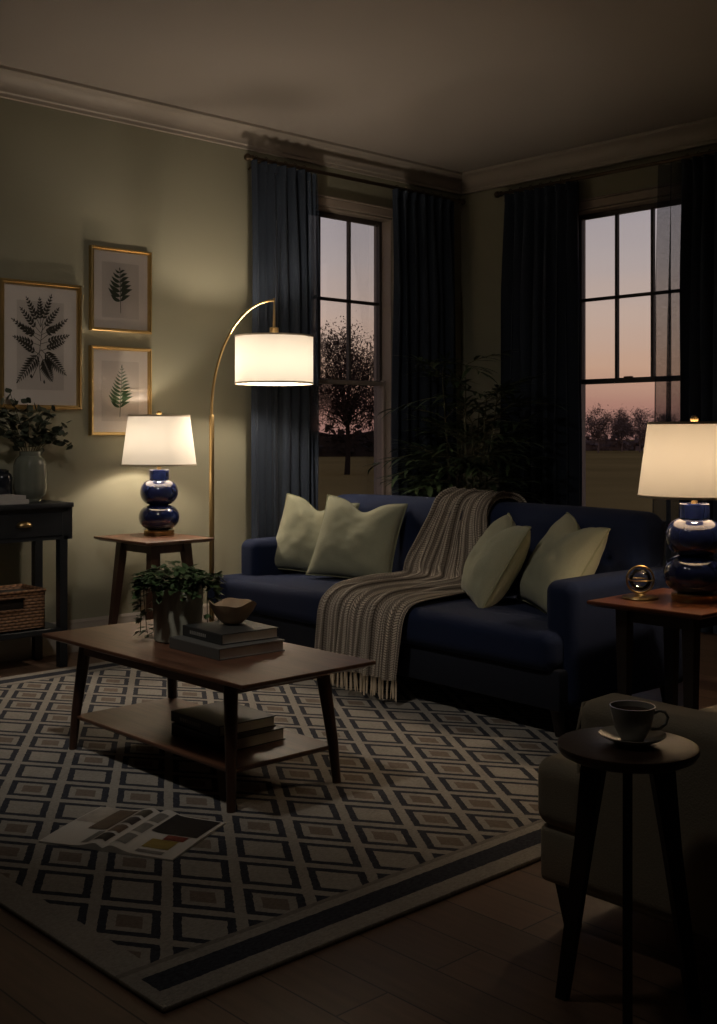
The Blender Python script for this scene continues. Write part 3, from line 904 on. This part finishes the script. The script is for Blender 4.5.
# ------------------------------------------------------------------ lamps
def lampshade(parent, r0, r1, z0, z1, m=None):
    o = obj('lamp_shade', lathe(B(), [(r0 + (r1 - r0) * k / 8, z0 + (z1 - z0) * k / 8) for k in range(9)], 64), M['shade'], parent, smooth=180)
    for r, z in ((r0, z0), (r1, z1)):
        obj('shade_trim', lathe(B(), [(r + .0012, z - .004), (r + .0018, z), (r + .0012, z + .004), (r - .001, z + .004), (r - .001, z - .004), (r + .0012, z - .004)], 64), M['shadeedge'], o, smooth=60)
    return o
def spider(parent, r, z):
    bm = B()
    for k in range(3):
        a = 2 * PI * k / 3 + .4; tube(bm, [(0, 0, z), (r * math.cos(a), r * math.sin(a), z)], .0018, 6)
    return obj('shade_ring', bm, M['brass'], parent)
def pointlight(parent, loc, w, c, rad=.03, name='bulb_light'):
    l = bpy.data.lights.new(name, 'POINT'); l.energy = w; l.color = c; l.shadow_soft_size = rad
    o = bpy.data.objects.new(name, l); C.objects.link(o); o.parent = parent; o.location = loc; return o
WARM = (1, .83, .64)
def table_lamp(label, loc, watts, c):
    t = thing('table_lamp', label, 'lamp', loc, 0, 'blue gourd table lamps')
    obj('foot', lathe(B(), [(0, 0), (.070, 0), (.072, .003), (.072, .023), (.068, .027), (0, .027)], 48), M['brass'], t)
    prof = [(0, .027), (.055, .027)] + arc(.040, .0865, .0575, .0595, -88, 88, 18) + arc(.038, .206, .053, .060, -86, 84, 18) + [(.047, .268), (.047, .312), (.044, .315), (0, .315)]
    obj('gourd_body', lathe(B(), prof, 64), M['cobalt'], t, smooth=35)
    obj('stem', tube(B(), [(0, 0, .314), (0, 0, .345), (0, 0, .36)], [.010, .010, .014], 20), M['brass'], t)
    obj('harp', tube(B(), [(0, 0, .36), (.045, 0, .40), (.050, 0, .46), (.03, 0, .53), (0, 0, .562), (-.03, 0, .53), (-.050, 0, .46), (-.045, 0, .40), (0, 0, .36)], .0017, 6), M['brass'], t)
    lampshade(t, .178, .147, .338, .573); spider(t, .146, .562)
    fb = lathe(B(), [(0, .560), (.006, .560), (.006, .572), (.004, .574)] + arc(0, .586, .0125, .0125, -70, 90, 10), 24)
    obj('finial', fb, M['brass'], t, smooth=60)
    pointlight(t, (0, 0, .45), watts, c)
    return t
TZ = .554
table_lamp('blue double gourd table lamp under the fern prints, on the small walnut table', (.247, -2.447, TZ), 9, WARM)
table_lamp('blue double gourd table lamp beside the brass globe, on the reddish side table', (2.972, -2.200, .50), 6.3, (1, .74, .48))

t = thing('floor_lamp', 'arched brass floor lamp with a white drum shade over the sofa end', 'lamp', (.285, -2.165, 0))
obj('base', lathe(B(), [(0, 0), (.125, 0), (.128, .004), (.128, .016), (.122, .021), (.02, .024), (0, .024)], 56), M['brass'], t)
obj('pole', tube(B(), [(0, 0, .022), (0, 0, 1.125), (0, 0, 1.135)], [.0125, .0125, .010], 20), M['brass'], t)
dx, dy = .262, .185
pts = [(0, 0, 1.13)]
for k in range(0, 25):
    a = R(90 * k / 24); pts.append((dx * (1 - math.cos(a)), dy * (1 - math.cos(a)), 1.15 + .545 * math.sin(a)))
obj('arm', tube(B(), pts, [.0075] + [.0072 - .002 * k / 24 for k in range(25)], 14), M['brass'], t)
obj('hanger', tube(B(), [(dx, dy, 1.705), (dx, dy, 1.69), (dx, dy, 1.565), (dx, dy, 1.56), (dx, dy, 1.53)], [.005, .004, .007, .022, .022], 18), M['brass'], t)
o = lampshade(t, .191, .191, 1.288, 1.516); o.location = (dx, dy, 0)
s2 = spider(t, .19, 1.510); s2.location = (dx, dy, 0)
pointlight(t, (dx, dy, 1.39), 16.0, WARM, .035)

# ------------------------------------------------------------------ side tables with lamps
def side_table(label, cx, cy, hx, hy, zt, wood_m, leg_m, splay, ins):
    t = thing('side_table', label, 'table', (cx, cy, 0), 0, 'side tables holding lamps')
    obj('tabletop', slab(hx, hy, zt - .02, zt, .022), wood_m, t, smooth=30)
    bm = B()
    for s in (-1, 1):
        box(bm, (-hx + ins, s * (hy - ins) - .008, zt - .065), (hx - ins, s * (hy - ins) + .008, zt - .02), .001, 1)
        box(bm, (s * (hx - ins) - .008, -hy + ins, zt - .065), (s * (hx - ins) + .008, hy - ins, zt - .02), .001, 1)
    obj('apron', bm, leg_m, t, smooth=30)
    for sx in (-1, 1):
        for sy in (-1, 1):
            fx, fy = sx * (hx - ins + splay), sy * (hy - ins + splay)
            on_rug = abs(cx + fx - 1.785) < HX + .02 and abs(cy + fy + 3.175) < HY + .02
            obj('leg', bar(B(), (fx, fy, RT + .0005 if on_rug else 0), (sx * (hx - ins), sy * (hy - ins), zt - .02), .026, .042), leg_m, t, smooth=None)
side_table('small walnut side table with splayed legs between console and floor lamp', .318, -2.525, .228, .186, TZ, M['walnut'], M['walnut_leg'], .045, .098)
side_table('reddish wood side table beside the sofa armrest carrying a lamp and brass globe', 2.938, -2.225, .206, .225, .50, M['mahogany'], M['darkleg'], .0, .086)

# brass globe ornament
t = thing('globe_ornament', 'small glass globe in brass rings on a round base on the reddish side table', 'ornament', (2.825, -2.285, .50), R(47))
obj('base', lathe(B(), [(0, 0), (.056, 0), (.059, .003), (.057, .007), (.050, .009), (.02, .010), (.014, .016), (0, .017)], 40), M['brass'], t)
def ring(r, w, cz, tilt, axis, n=48):
    pts = [Matrix.Rotation(tilt, 3, axis) @ Vector((r * math.cos(2 * PI * k / n), 0, r * math.sin(2 * PI * k / n))) + Vector((0, 0, cz)) for k in range(n + 1)]
    return tube(B(), pts, w, 8, cap=False)
obj('ring', ring(.044, .0036, .062, 0, 'Z'), M['brass'], t, smooth=180)
obj('ring', ring(.041, .0018, .062, R(90), 'X'), M['brass'], t, smooth=180)
bm = B(); bmesh.ops.create_uvsphere(bm, u_segments=32, v_segments=16, radius=.036)
obj('globe', bm, M['globe'], t, (0, 0, .062), smooth=180)

# ------------------------------------------------------------------ console table, at the left wall
CT = .735
t = thing('console_table', 'blue-black console table with a drawer and lower shelf at the wall', 'console table', (.165, -3.47, 0))
obj('tabletop', boxm((-.140, -.525, CT - .022), (.160, .525, CT), .004, 2), M['blackpaint'], t, smooth=40)
bm = B(); box(bm, (-.135, -.51, CT - .165), (.128, .51, CT - .022))
box(bm, (.128, -.51, CT - .040), (.134, .51, CT - .022)); box(bm, (.128, -.51, CT - .165), (.134, .51, CT - .150)); box(bm, (.128, -.02, CT - .150), (.134, .02, CT - .04))
for s in (-1, 1): box(bm, (.128, s * .51 - .02, CT - .165), (.134, s * .51 + .02, CT - .022))
obj('apron', bm, M['blackpaint'], t, smooth=None)
for s in (-1, 1):
    d = obj('drawer', boxm((.128, s * .255 - .228, CT - .148), (.137, s * .255 + .228, CT - .042), .003, 1), M['blackpaint'], t, smooth=30)
    bm = B(); bmesh.ops.create_uvsphere(bm, u_segments=24, v_segments=12, radius=1)
    bmesh.ops.delete(bm, geom=[v for v in bm.verts if v.co.z < -.35], context='VERTS')
    for v in bm.verts: v.co = Vector((max(0, v.co.x) * .024 + .137, v.co.y * .036 + s * .255 + (.04 if s > 0 else 0), v.co.z * .021 + CT - .095))
    obj('cup_pull', bm, M['brass'], d, smooth=180)
for sx in (-.115, .115):
    for s in (-1, 1):
        obj('leg', bar(B(), (sx, s * .488, 0), (sx, s * .488, CT - .022), .036, .038), M['blackpaint'], t, smooth=None)
obj('shelf', boxm((-.13, -.505, .152), (.13, .505, .178), .003, 1), M['blackpaint'], t, smooth=30)

# basket with a handle slot
t = thing('wicker_basket', 'brown woven basket with a handle slot on the console lower shelf', 'basket', (.17, -3.257, .178))
bm = B(); hx, hy, bh, th = .108, .195, .172, .010
def wal(x0, x1, y0, y1, z0, z1): box(bm, (x0, y0, z0), (x1, y1, z1), .003, 1)
wal(-hx, hx, -hy, hy, 0, .012)
wal(-hx, -hx + th, -hy, hy, 0, bh); wal(-hx, hx, -hy, -hy + th, 0, bh); wal(-hx, hx, hy - th, hy, 0, bh)
wal(hx - th, hx, -hy, hy, 0, .095); wal(hx - th, hx, -hy, hy, .150, bh); wal(hx - th, hx, -hy, -.035, .09, .155); wal(hx - th, hx, .095, hy, .09, .155)
obj('woven_body', bm, M['wicker'], t, smooth=None)
obj('inner_shade_block', boxm((-hx + th + .004, -hy + th + .004, .013), (hx - th - .006, hy - th - .004, bh - .012)), M['soil'], t, smooth=None)  # dark block added so the inside reads as shaded behind the slot
rim = B()
tube(rim, [(hx, -hy, bh), (hx, hy, bh), (-hx, hy, bh), (-hx, -hy, bh), (hx, -hy, bh)], .007, 8); obj('rim', rim, M['wicker'], t)
hl = B(); tube(hl, [(hx + .001, -.035, .095), (hx + .001, .095, .095), (hx + .001, .095, .150), (hx + .001, -.035, .150), (hx + .001, -.035, .095)], .005, 8); obj('handle_rim', hl, M['wicker'], t)

# vase with eucalyptus
t = thing('eucalyptus_vase', 'grey fluted vase of eucalyptus sprigs standing on the console', 'vase', (.115, -3.050, CT))
prof = [(0, 0), (.048, 0), (.050, .010), (.053, .016), (.068, .030), (.074, .060), (.075, .120), (.073, .165), (.065, .190), (.052, .203), (.047, .207), (.047, .226), (.043, .226), (.042, .208), (.06, .18), (.066, .05), (0, .03)]
obj('vase', lathe(B(), prof, 72, lambda a, r, z: (r * (1 + (.018 * math.cos(a * 12) if .02 < z < .2 else 0)), z)), M['vaseglaze'], t, smooth=50)
rr = random.Random(8); bl = B(); bs = B()
tips = [(.02, .23, .02), (.04, .19, .12), (0, .14, .20), (.02, .06, .19), (.03, -.02, .21), (.0, -.10, .26), (.05, -.16, .20), (.08, -.10, .14), (.05, .10, .15), (.06, .16, .07), (.0, -.2, .17), (.09, .02, .13), (.03, -.23, .24), (.08, -.2, .10)]
for (x, y, z) in tips:
    y = y * .86 - .012; e = Vector((x, y, .23 + z)); b0 = Vector((0, y * .1, .20))
    pts = []
    for j in range(9):
        s = j / 8; p = b0.lerp(e, s); p.z += .05 * math.sin(s * PI) * (1 if z < .1 else .4); pts.append(p)
    tube(bs, pts, .0014, 5)
    for j in range(2, 9):
        for q in (-1, 1):
            d = Vector((rr.uniform(-1, 1), rr.uniform(-1, 1), rr.uniform(-.6, .8)))
            leaf(bl, pts[j] + Vector((rr.uniform(-.01, .01), rr.uniform(-.01, .01), rr.uniform(-.008, .008))), d, (rr.uniform(-1, 1), rr.uniform(-1, 1), 1), rr.uniform(.030, .046), rr.uniform(.028, .042), .1, 4)
obj('leaves', bl, M['leafeuc'], t, smooth=180); obj('stems', bs, M['stem'], t)
t = thing('lidded_jar', 'small near-black ceramic jar beside the eucalyptus vase', 'jar', (.115, -3.188, CT))
obj('body', lathe(B(), [(0, 0), (.040, 0), (.046, .006), (.047, .11), (.042, .125), (.03, .134), (0, .134)], 40), M['darkceramic'], t, smooth=50)
obj('lid', lathe(B(), [(.031, .1335), (.031, .142), (.02, .148), (0, .150)], 40), M['darkceramic'], t, smooth=50)
book('white covered book, lower of the two on the console beside the vase', (.232, -3.305, CT), .30, .15, .020, M['bookwhite'], R(90), marks=False)
book('white covered book, upper of the two on the console beside the vase', (.232, -3.312, CT + .0205), .29, .145, .017, M['bookwhite'], R(90), marks=False)

# ------------------------------------------------------------------ palm in the corner
t = thing('corner_palm', 'tall dark leafy bamboo palm in the room corner behind the sofa', 'plant', (.62, -.66, 0))
obj('pot', lathe(B(), [(0, 0), (.13, 0), (.14, .01), (.17, .28), (.172, .30), (.16, .30), (.155, .26), (0, .26)], 40), M['darkceramic'], t, smooth=40)
rr = random.Random(21); bl = B(); bs = B()
for k in range(13):
    a = 2 * PI * k / 13 + rr.uniform(-.2, .2); hgt = rr.uniform(.85, 1.42); out = rr.uniform(.05, .26)
    top = Vector((out * math.cos(a), out * math.sin(a), hgt)); b0 = Vector((.07 * math.cos(a), .07 * math.sin(a), .25))
    pts = [b0.lerp(top, (j / 8)) + Vector((0, 0, .05 * math.sin(PI * j / 8))) for j in range(9)]
    tube(bs, pts, [.007 - .0005 * j for j in range(9)], 6)
    for j in range(3, 9):
        for q in range(2 if j < 8 else 4):
            b = a + rr.uniform(-1.6, 1.6); L = rr.uniform(.16, .30)
            d = Vector((math.cos(b), math.sin(b), rr.uniform(-.05, .75))).normalized()
            tw = [pts[j] + d * L * s - Vector((0, 0, .10 * L * s * s * 2)) for s in (0, .25, .5, .75, 1)]
            tube(bs, tw, .0022, 5)
            for m_ in range(1, 5):
                for sg in (-1, 1):
                    sd = d.cross(Vector((0, 0, 1))).normalized() * sg
                    leaf(bl, tw[m_], d * .9 + sd * rr.uniform(.4, 1.0) + Vector((0, 0, rr.uniform(-.3, .25))), (0, 0, 1), rr.uniform(.10, .17), rr.uniform(.018, .030), .3, 4)
            leaf(bl, tw[4], d, (0, 0, 1), .13, .018, .25, 4)
for v in list(bl.verts) + list(bs.verts):
    v.co.x = max(v.co.x, .17 - .62); v.co.y = min(v.co.y, .66 - .17)
obj('fronds', bl, M['leafdark'], t, smooth=180); obj('canes', bs, M['cane'], t)

# ------------------------------------------------------------------ armchair (faces -x)
t = thing('armchair', 'oatmeal upholstered armchair with rounded arms behind the round table', 'armchair', (3.415, -3.60, 0))
soft = lambda v: Vector((v.x, v.y, v.z + .003 * noise.noise(v * 6)))
obj('base', boxm((.012, .008, .095), (.84, .742, .215), .014, 3), M['chair'], t, smooth=40)
obj('seat_front', rbox((.14, .75, .145), .035, (4, 16, 4), 4, soft, (.07, .375, .283)), M['chair'], t, smooth=180)
obj('seat_cushion', rbox((.56, .48, .145), .03, (12, 12, 4), 4, soft, (.36, .375, .285)), M['chair'], t, smooth=180)
for y in (.065, .685):
    obj('armrest', rbox((.73, .128, .40), .034, (16, 3, 10), 5, soft, (.475, y, .297)), M['chair'], t, smooth=180)
    obj('piping', tube(B(), [(.112, y - .05, .20), (.112, y - .055, .43), (.118, y - .045, .484), (.118, y + .045, .484), (.112, y + .055, .43), (.112, y + .05, .20)], .0035, 6), M['chair'], t, smooth=180)
obj('backrest', rbox((.18, .75, .60), .06, (6, 18, 12), 5, lambda v: Vector((v.x + (v.z + .3) * .16, v.y, v.z)), (.75, .375, .50)), M['chair'], t, smooth=180)
for x in (.055, .78):
    for y in (.055, .695):
        obj('leg', bar(B(), (x + (.012 if x < .4 else 0), y, 0), (x, y, .096), .026, .042), M['darkleg'], t, smooth=None)
bmp_, edge = pillow_bm(.34, .13, 9, .02)
t2 = thing('lumbar_cushion', 'pale oatmeal cushion propped on the armchair seat', 'cushion', (3.86, -3.22, .362))
t2.rotation_euler = (Matrix.Rotation(R(-90), 3, 'Z') @ Matrix.Rotation(-R(28), 3, 'X')).to_euler()
obj('cover', bmp_, M['chair'], t2, smooth=180)

# ------------------------------------------------------------------ round table with cup
t = thing('round_side_table', 'small dark round three-legged table in front of the armchair', 'table', (3.788, -3.802, 0), R(33.6))
obj('tabletop', lathe(B(), [(0, .470), (.106, .470), (.118, .476), (.1225, .484), (.1215, .491), (.1185, .492), (0, .492)], 64), M['darkwood'], t, smooth=35)
for a in (150, 30, 270):
    c, s = math.cos(R(a)), math.sin(R(a))
    bm = B(); q = []
    for rad, z, w in ((.135, 0, .011), (.088, .30, .016), (.064, .471, .024)):
        ring_ = []
        for du, dv in ((-w, -.008), (w, -.008), (w, .008), (-w, .008)):
            ring_.append(bm.verts.new(((rad + du) * c - dv * s, (rad + du) * s + dv * c, z)))
        q.append(ring_)
    for a_, b_ in zip(q[:-1], q[1:]):
        for k in range(4): bm.faces.new((a_[k], a_[(k + 1) % 4], b_[(k + 1) % 4], b_[k]))
    bm.faces.new(q[0][::-1]); bm.faces.new(q[-1])
    obj('leg', bm, M['darkleg'], t, smooth=None)
scx, scy = 3.79, -3.79
tag(obj('saucer', lathe(B(), [(0, .001), (.030, 0), (.034, .003), (.052, .011), (.0585, .0155), (.0580, .017), (.050, .0135), (.033, .006), (0, .005)], 56, lambda a, r, z: (r * (1 + .012 * math.cos(8 * a) * (r > .045)), z)), M['china'], None, (scx, scy, .492), smooth=60), 'white scalloped saucer under the tea cup', 'saucer')
t = thing('tea_cup', 'grey-white china cup on its saucer on the round table', 'cup', (scx, scy, .4975), R(38))
t.scale = (.92, .92, .92)
obj('body', lathe(B(), [(0, .001), (.022, 0), (.023, .004), (.026, .008), (.034, .024), (.039, .044), (.0425, .062), (.0430, .0655), (.0415, .0655), (.037, .044), (.030, .022), (0, .012)], 48), M['china'], t, smooth=50)
obj('handle', tube(B(), [(.0395, 0, .052), (.050, 0, .058), (.061, 0, .055), (.066, 0, .045), (.062, 0, .033), (.050, 0, .023), (.0345, 0, .022)], [.0032, .003, .0028, .0028, .0028, .003, .0034], 10), M['china'], t, smooth=180)
obj('tea', lathe(B(), [(0, .055), (.0385, .055)], 40), M['tea'], t)

# ------------------------------------------------------------------ fill lights added at the ceiling, fixtures invented (out of frame)
def spot(label, loc, target, watts, cone):
    t = thing('added_fill_light', label, 'fill light', loc)
    obj('added_ring', lathe(B(), [(.055, -.001), (.060, -.006), (.075, -.006), (.078, -.001), (.055, -.001)], 40), M['trim'], t, smooth=40)
    l = bpy.data.lights.new('fill_lamp', 'SPOT'); l.energy = watts; l.color = (1, .90, .78); l.shadow_soft_size = .09
    l.spot_size = R(cone); l.spot_blend = 1.0
    o = bpy.data.objects.new('fill_lamp', l); C.objects.link(o); o.location = Vector(loc) + Vector((0, 0, -.02))
    o.rotation_euler = (Vector(target) - Vector(loc)).to_track_quat('-Z', 'Y').to_euler()
spot('added unseen fill light with a ring at the ceiling above the front of the coffee table', (2.5, -4.35, H), (.9, -2.6, .55), 74, 95)  # added frontal fill for the prints, sofa and rug

spot('added unseen fill light with a ring at the ceiling above the round side table', (3.25, -4.55, H), (3.5, -3.55, .3), 9.5, 85)  # weaker added fill to lift the armchair and cup

# ------------------------------------------------------------------ outdoors
gz = -.5
o = obj('field', grid(lambda u, v: (-320 + 640 * u, -120 + 440 * v, gz + .12 * noise.noise(Vector((u * 30, v * 30, 0)))), 60, 60, False), M['field'], smooth=180)
# keep the ground out of the room footprint
bm = bmesh.new(); bm.from_mesh(o.data)
for v in bm.verts: v.co.z = min(v.co.z, gz + .05)
bm.to_mesh(o.data); bm.free()
struct(o)
def tree(label, loc, zc, rz, rx, seed, bark, twig, ncl, per, lsize, group=None, name='bare_tree', spread=.19):
    # a trunk that forks into limbs, each ending in a cloud of fine twigs inside a lumpy dome
    rr = random.Random(seed); t = thing(name, label, 'tree', loc, 0, group); bs = B(); bl = B()
    fork = zc - rz * .75; r0 = zc * .028
    tube(bs, [(0, 0, 0), (.02 * zc, 0, fork * .5), (0, .01 * zc, fork)], [r0 * 1.25, r0, r0 * .85], 7, cap=False)
    lean = rr.uniform(-.2, .2)
    for k in range(ncl):
        while True:
            p = Vector((rr.uniform(-1, 1), rr.uniform(-1, 1), rr.uniform(-1, 1)))
            if .30 < p.length < 1: break
        lump = 1 + .22 * noise.noise(p * 2.2 + Vector((seed, 0, 0)))
        e = Vector((p.x * rx * lump + lean * p.z, p.y * rx * lump, zc + p.z * rz * lump * (1 if p.z > 0 else .85)))
        b0 = Vector((0, .01 * zc, fork * rr.uniform(.85, 1.0) + max(0, (zc - fork) * .6 * rr.random())))
        mid = b0.lerp(e, .5) + Vector((rr.uniform(-1, 1), rr.uniform(-1, 1), .6)) * rz * .10
        tube(bs, [b0, mid, e], [r0 * .42, r0 * .24, r0 * .08], 5, cap=False)
        for _ in range(4):
            d = Vector((rr.gauss(0, 1), rr.gauss(0, 1), rr.gauss(.3, 1))).normalized() * rz * .24
            tube(bs, [e.lerp(mid, rr.uniform(0, .5)), e + d * .6, e + d], [r0 * .10, r0 * .06, r0 * .03], 4, cap=False)
        for _ in range(per):
            q = e + Vector((rr.gauss(0, 1), rr.gauss(0, 1), rr.gauss(0, .9))) * rz * spread
            leaf(bl, q, (rr.uniform(-1, 1), rr.uniform(-1, 1), rr.uniform(-1, 1)), (rr.uniform(-1, 1), 0, 1), lsize * rr.uniform(.6, 1.5), lsize * .45, .1, 2)
    obj('branches', bs, bark, t, smooth=180); obj('twigs', bl, twig, t, smooth=None)
Cc = Vector((4.94, -5.53, 0)); n_ = math.hypot(.730, .684); Fv = Vector((-.730 / n_, .684 / n_, 0)); Rv = Vector((Fv.y, -Fv.x, 0))
p = Cc + Fv * 44 + Rv * (-.010 * 44); p.z = gz
tree('round-crowned tree standing alone in the field outside the window by the floor lamp', p, 3.35, 1.95, 1.75, 4, M['bark'], M['twigs'], 64, 270, .115, name='field_tree')
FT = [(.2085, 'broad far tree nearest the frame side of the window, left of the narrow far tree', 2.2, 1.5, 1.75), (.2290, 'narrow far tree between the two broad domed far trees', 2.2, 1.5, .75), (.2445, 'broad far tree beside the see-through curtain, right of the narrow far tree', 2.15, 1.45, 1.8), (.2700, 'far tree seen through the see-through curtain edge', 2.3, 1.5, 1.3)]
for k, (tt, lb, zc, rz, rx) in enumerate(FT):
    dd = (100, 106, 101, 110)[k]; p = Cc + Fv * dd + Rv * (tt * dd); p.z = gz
    tree(lb, p, zc, rz, rx, 40 + k, M['hazedtrees'], M['hazedtrees'], 36, 120, .17, 'distant trees on the horizon')
# hedgerows on the horizon
def hedge(name, label, d0, t0, t1, hgt, seed, m):
    bm = B(); rr = random.Random(seed); L = (t1 - t0) * d0; n = int(L * 26)
    p0 = Cc + Fv * d0 + Rv * (t0 * d0)
    for k in range(n):
        s = rr.random() * L; hh = hgt * (.7 + .3 * noise.noise(Vector((s * .25, seed, 0))) + .1)
        p = Vector((Rv.x * s, Rv.y * s, rr.random() * hh)) + Fv * rr.uniform(-.8, .8)
        leaf(bm, p, (rr.uniform(-1, 1), rr.uniform(-1, 1), rr.uniform(-.5, 1)), (rr.uniform(-1, 1), 0, 1), rr.uniform(.4, .8), rr.uniform(.4, .7), .1, 2)
    def f(u, v):
        s = u * L; return (Rv.x * s, Rv.y * s, v * hgt * (.62 + .25 * noise.noise(Vector((s * .25, seed, 0)))) )
    g = grid(f, 60, 1, False); me = bpy.data.meshes.new('x'); g.to_mesh(me); g.free(); bm.from_mesh(me); bpy.data.meshes.remove(me)
    tag(obj(name, bm, m, None, (p0.x, p0.y, gz - .05), smooth=None), label, 'hedge', None, 'stuff')
hedge('hedgerow', 'dark hedgerow behind the lone field tree', 80, -.09, .05, 3.0, 3, M['hedge'])
hedge('hedgerow', 'low brown hedgerow under the distant trees', 112, .15, .36, 1.9, 5, M['hazedtrees'])

# ------------------------------------------------------------------ dusk sky
w = bpy.data.worlds.new('dusk'); SC.world = w; w.use_nodes = True
nt = w.node_tree; bg = nt.nodes['Background']
tc = nt.nodes.new('ShaderNodeTexCoord'); sp = nt.nodes.new('ShaderNodeSeparateXYZ'); nt.links.new(tc.outputs['Generated'], sp.inputs[0])
cl = noise_node(nt, coords(nt, 'Generated', (2, 2, 22)), 3, 3)
zz = S(nt, sp.outputs[2]) + (S(nt, cl) - .5) * .02
rp = nt.nodes.new('ShaderNodeValToRGB'); nt.links.new((zz * 2.0).s, rp.inputs[0])
els = [(0, srgb(160, 118, 108)), (.05, srgb(184, 136, 118)), (.11, srgb(210, 170, 142)), (.2, srgb(206, 180, 162)), (.30, srgb(188, 174, 168)), (.42, srgb(166, 160, 164)), (.8, srgb(105, 106, 120)), (1, srgb(80, 85, 105))]
cr = rp.color_ramp
while len(cr.elements) < len(els): cr.elements.new(.5)
for e, (p, c) in zip(cr.elements, els): e.position = p; e.color = col(c)
nt.links.new(rp.outputs[0], bg.inputs[0]); bg.inputs[1].default_value = .95

# ------------------------------------------------------------------ camera and view
cam = bpy.data.cameras.new('camera'); co = bpy.data.objects.new('camera', cam); C.objects.link(co); SC.camera = co
cam.sensor_fit = 'AUTO'; cam.sensor_width = 36; cam.lens = 1150 / 1024 * 36; cam.shift_y = -77 / 1024
cam.clip_end = 1000
co.location = (4.94, -5.53, 1.035)
co.rotation_euler = (R(90), 0, math.atan2(.730, .684))
SC.view_settings.view_transform = 'Standard'; SC.view_settings.look = 'None'
SC.view_settings.exposure = 0; SC.view_settings.gamma = 1
SC.cycles.max_bounces = 10; SC.cycles.diffuse_bounces = 5; SC.cycles.transparent_max_bounces = 16
SC.cycles.sample_clamp_indirect = 4
SC.cycles.use_denoising = True
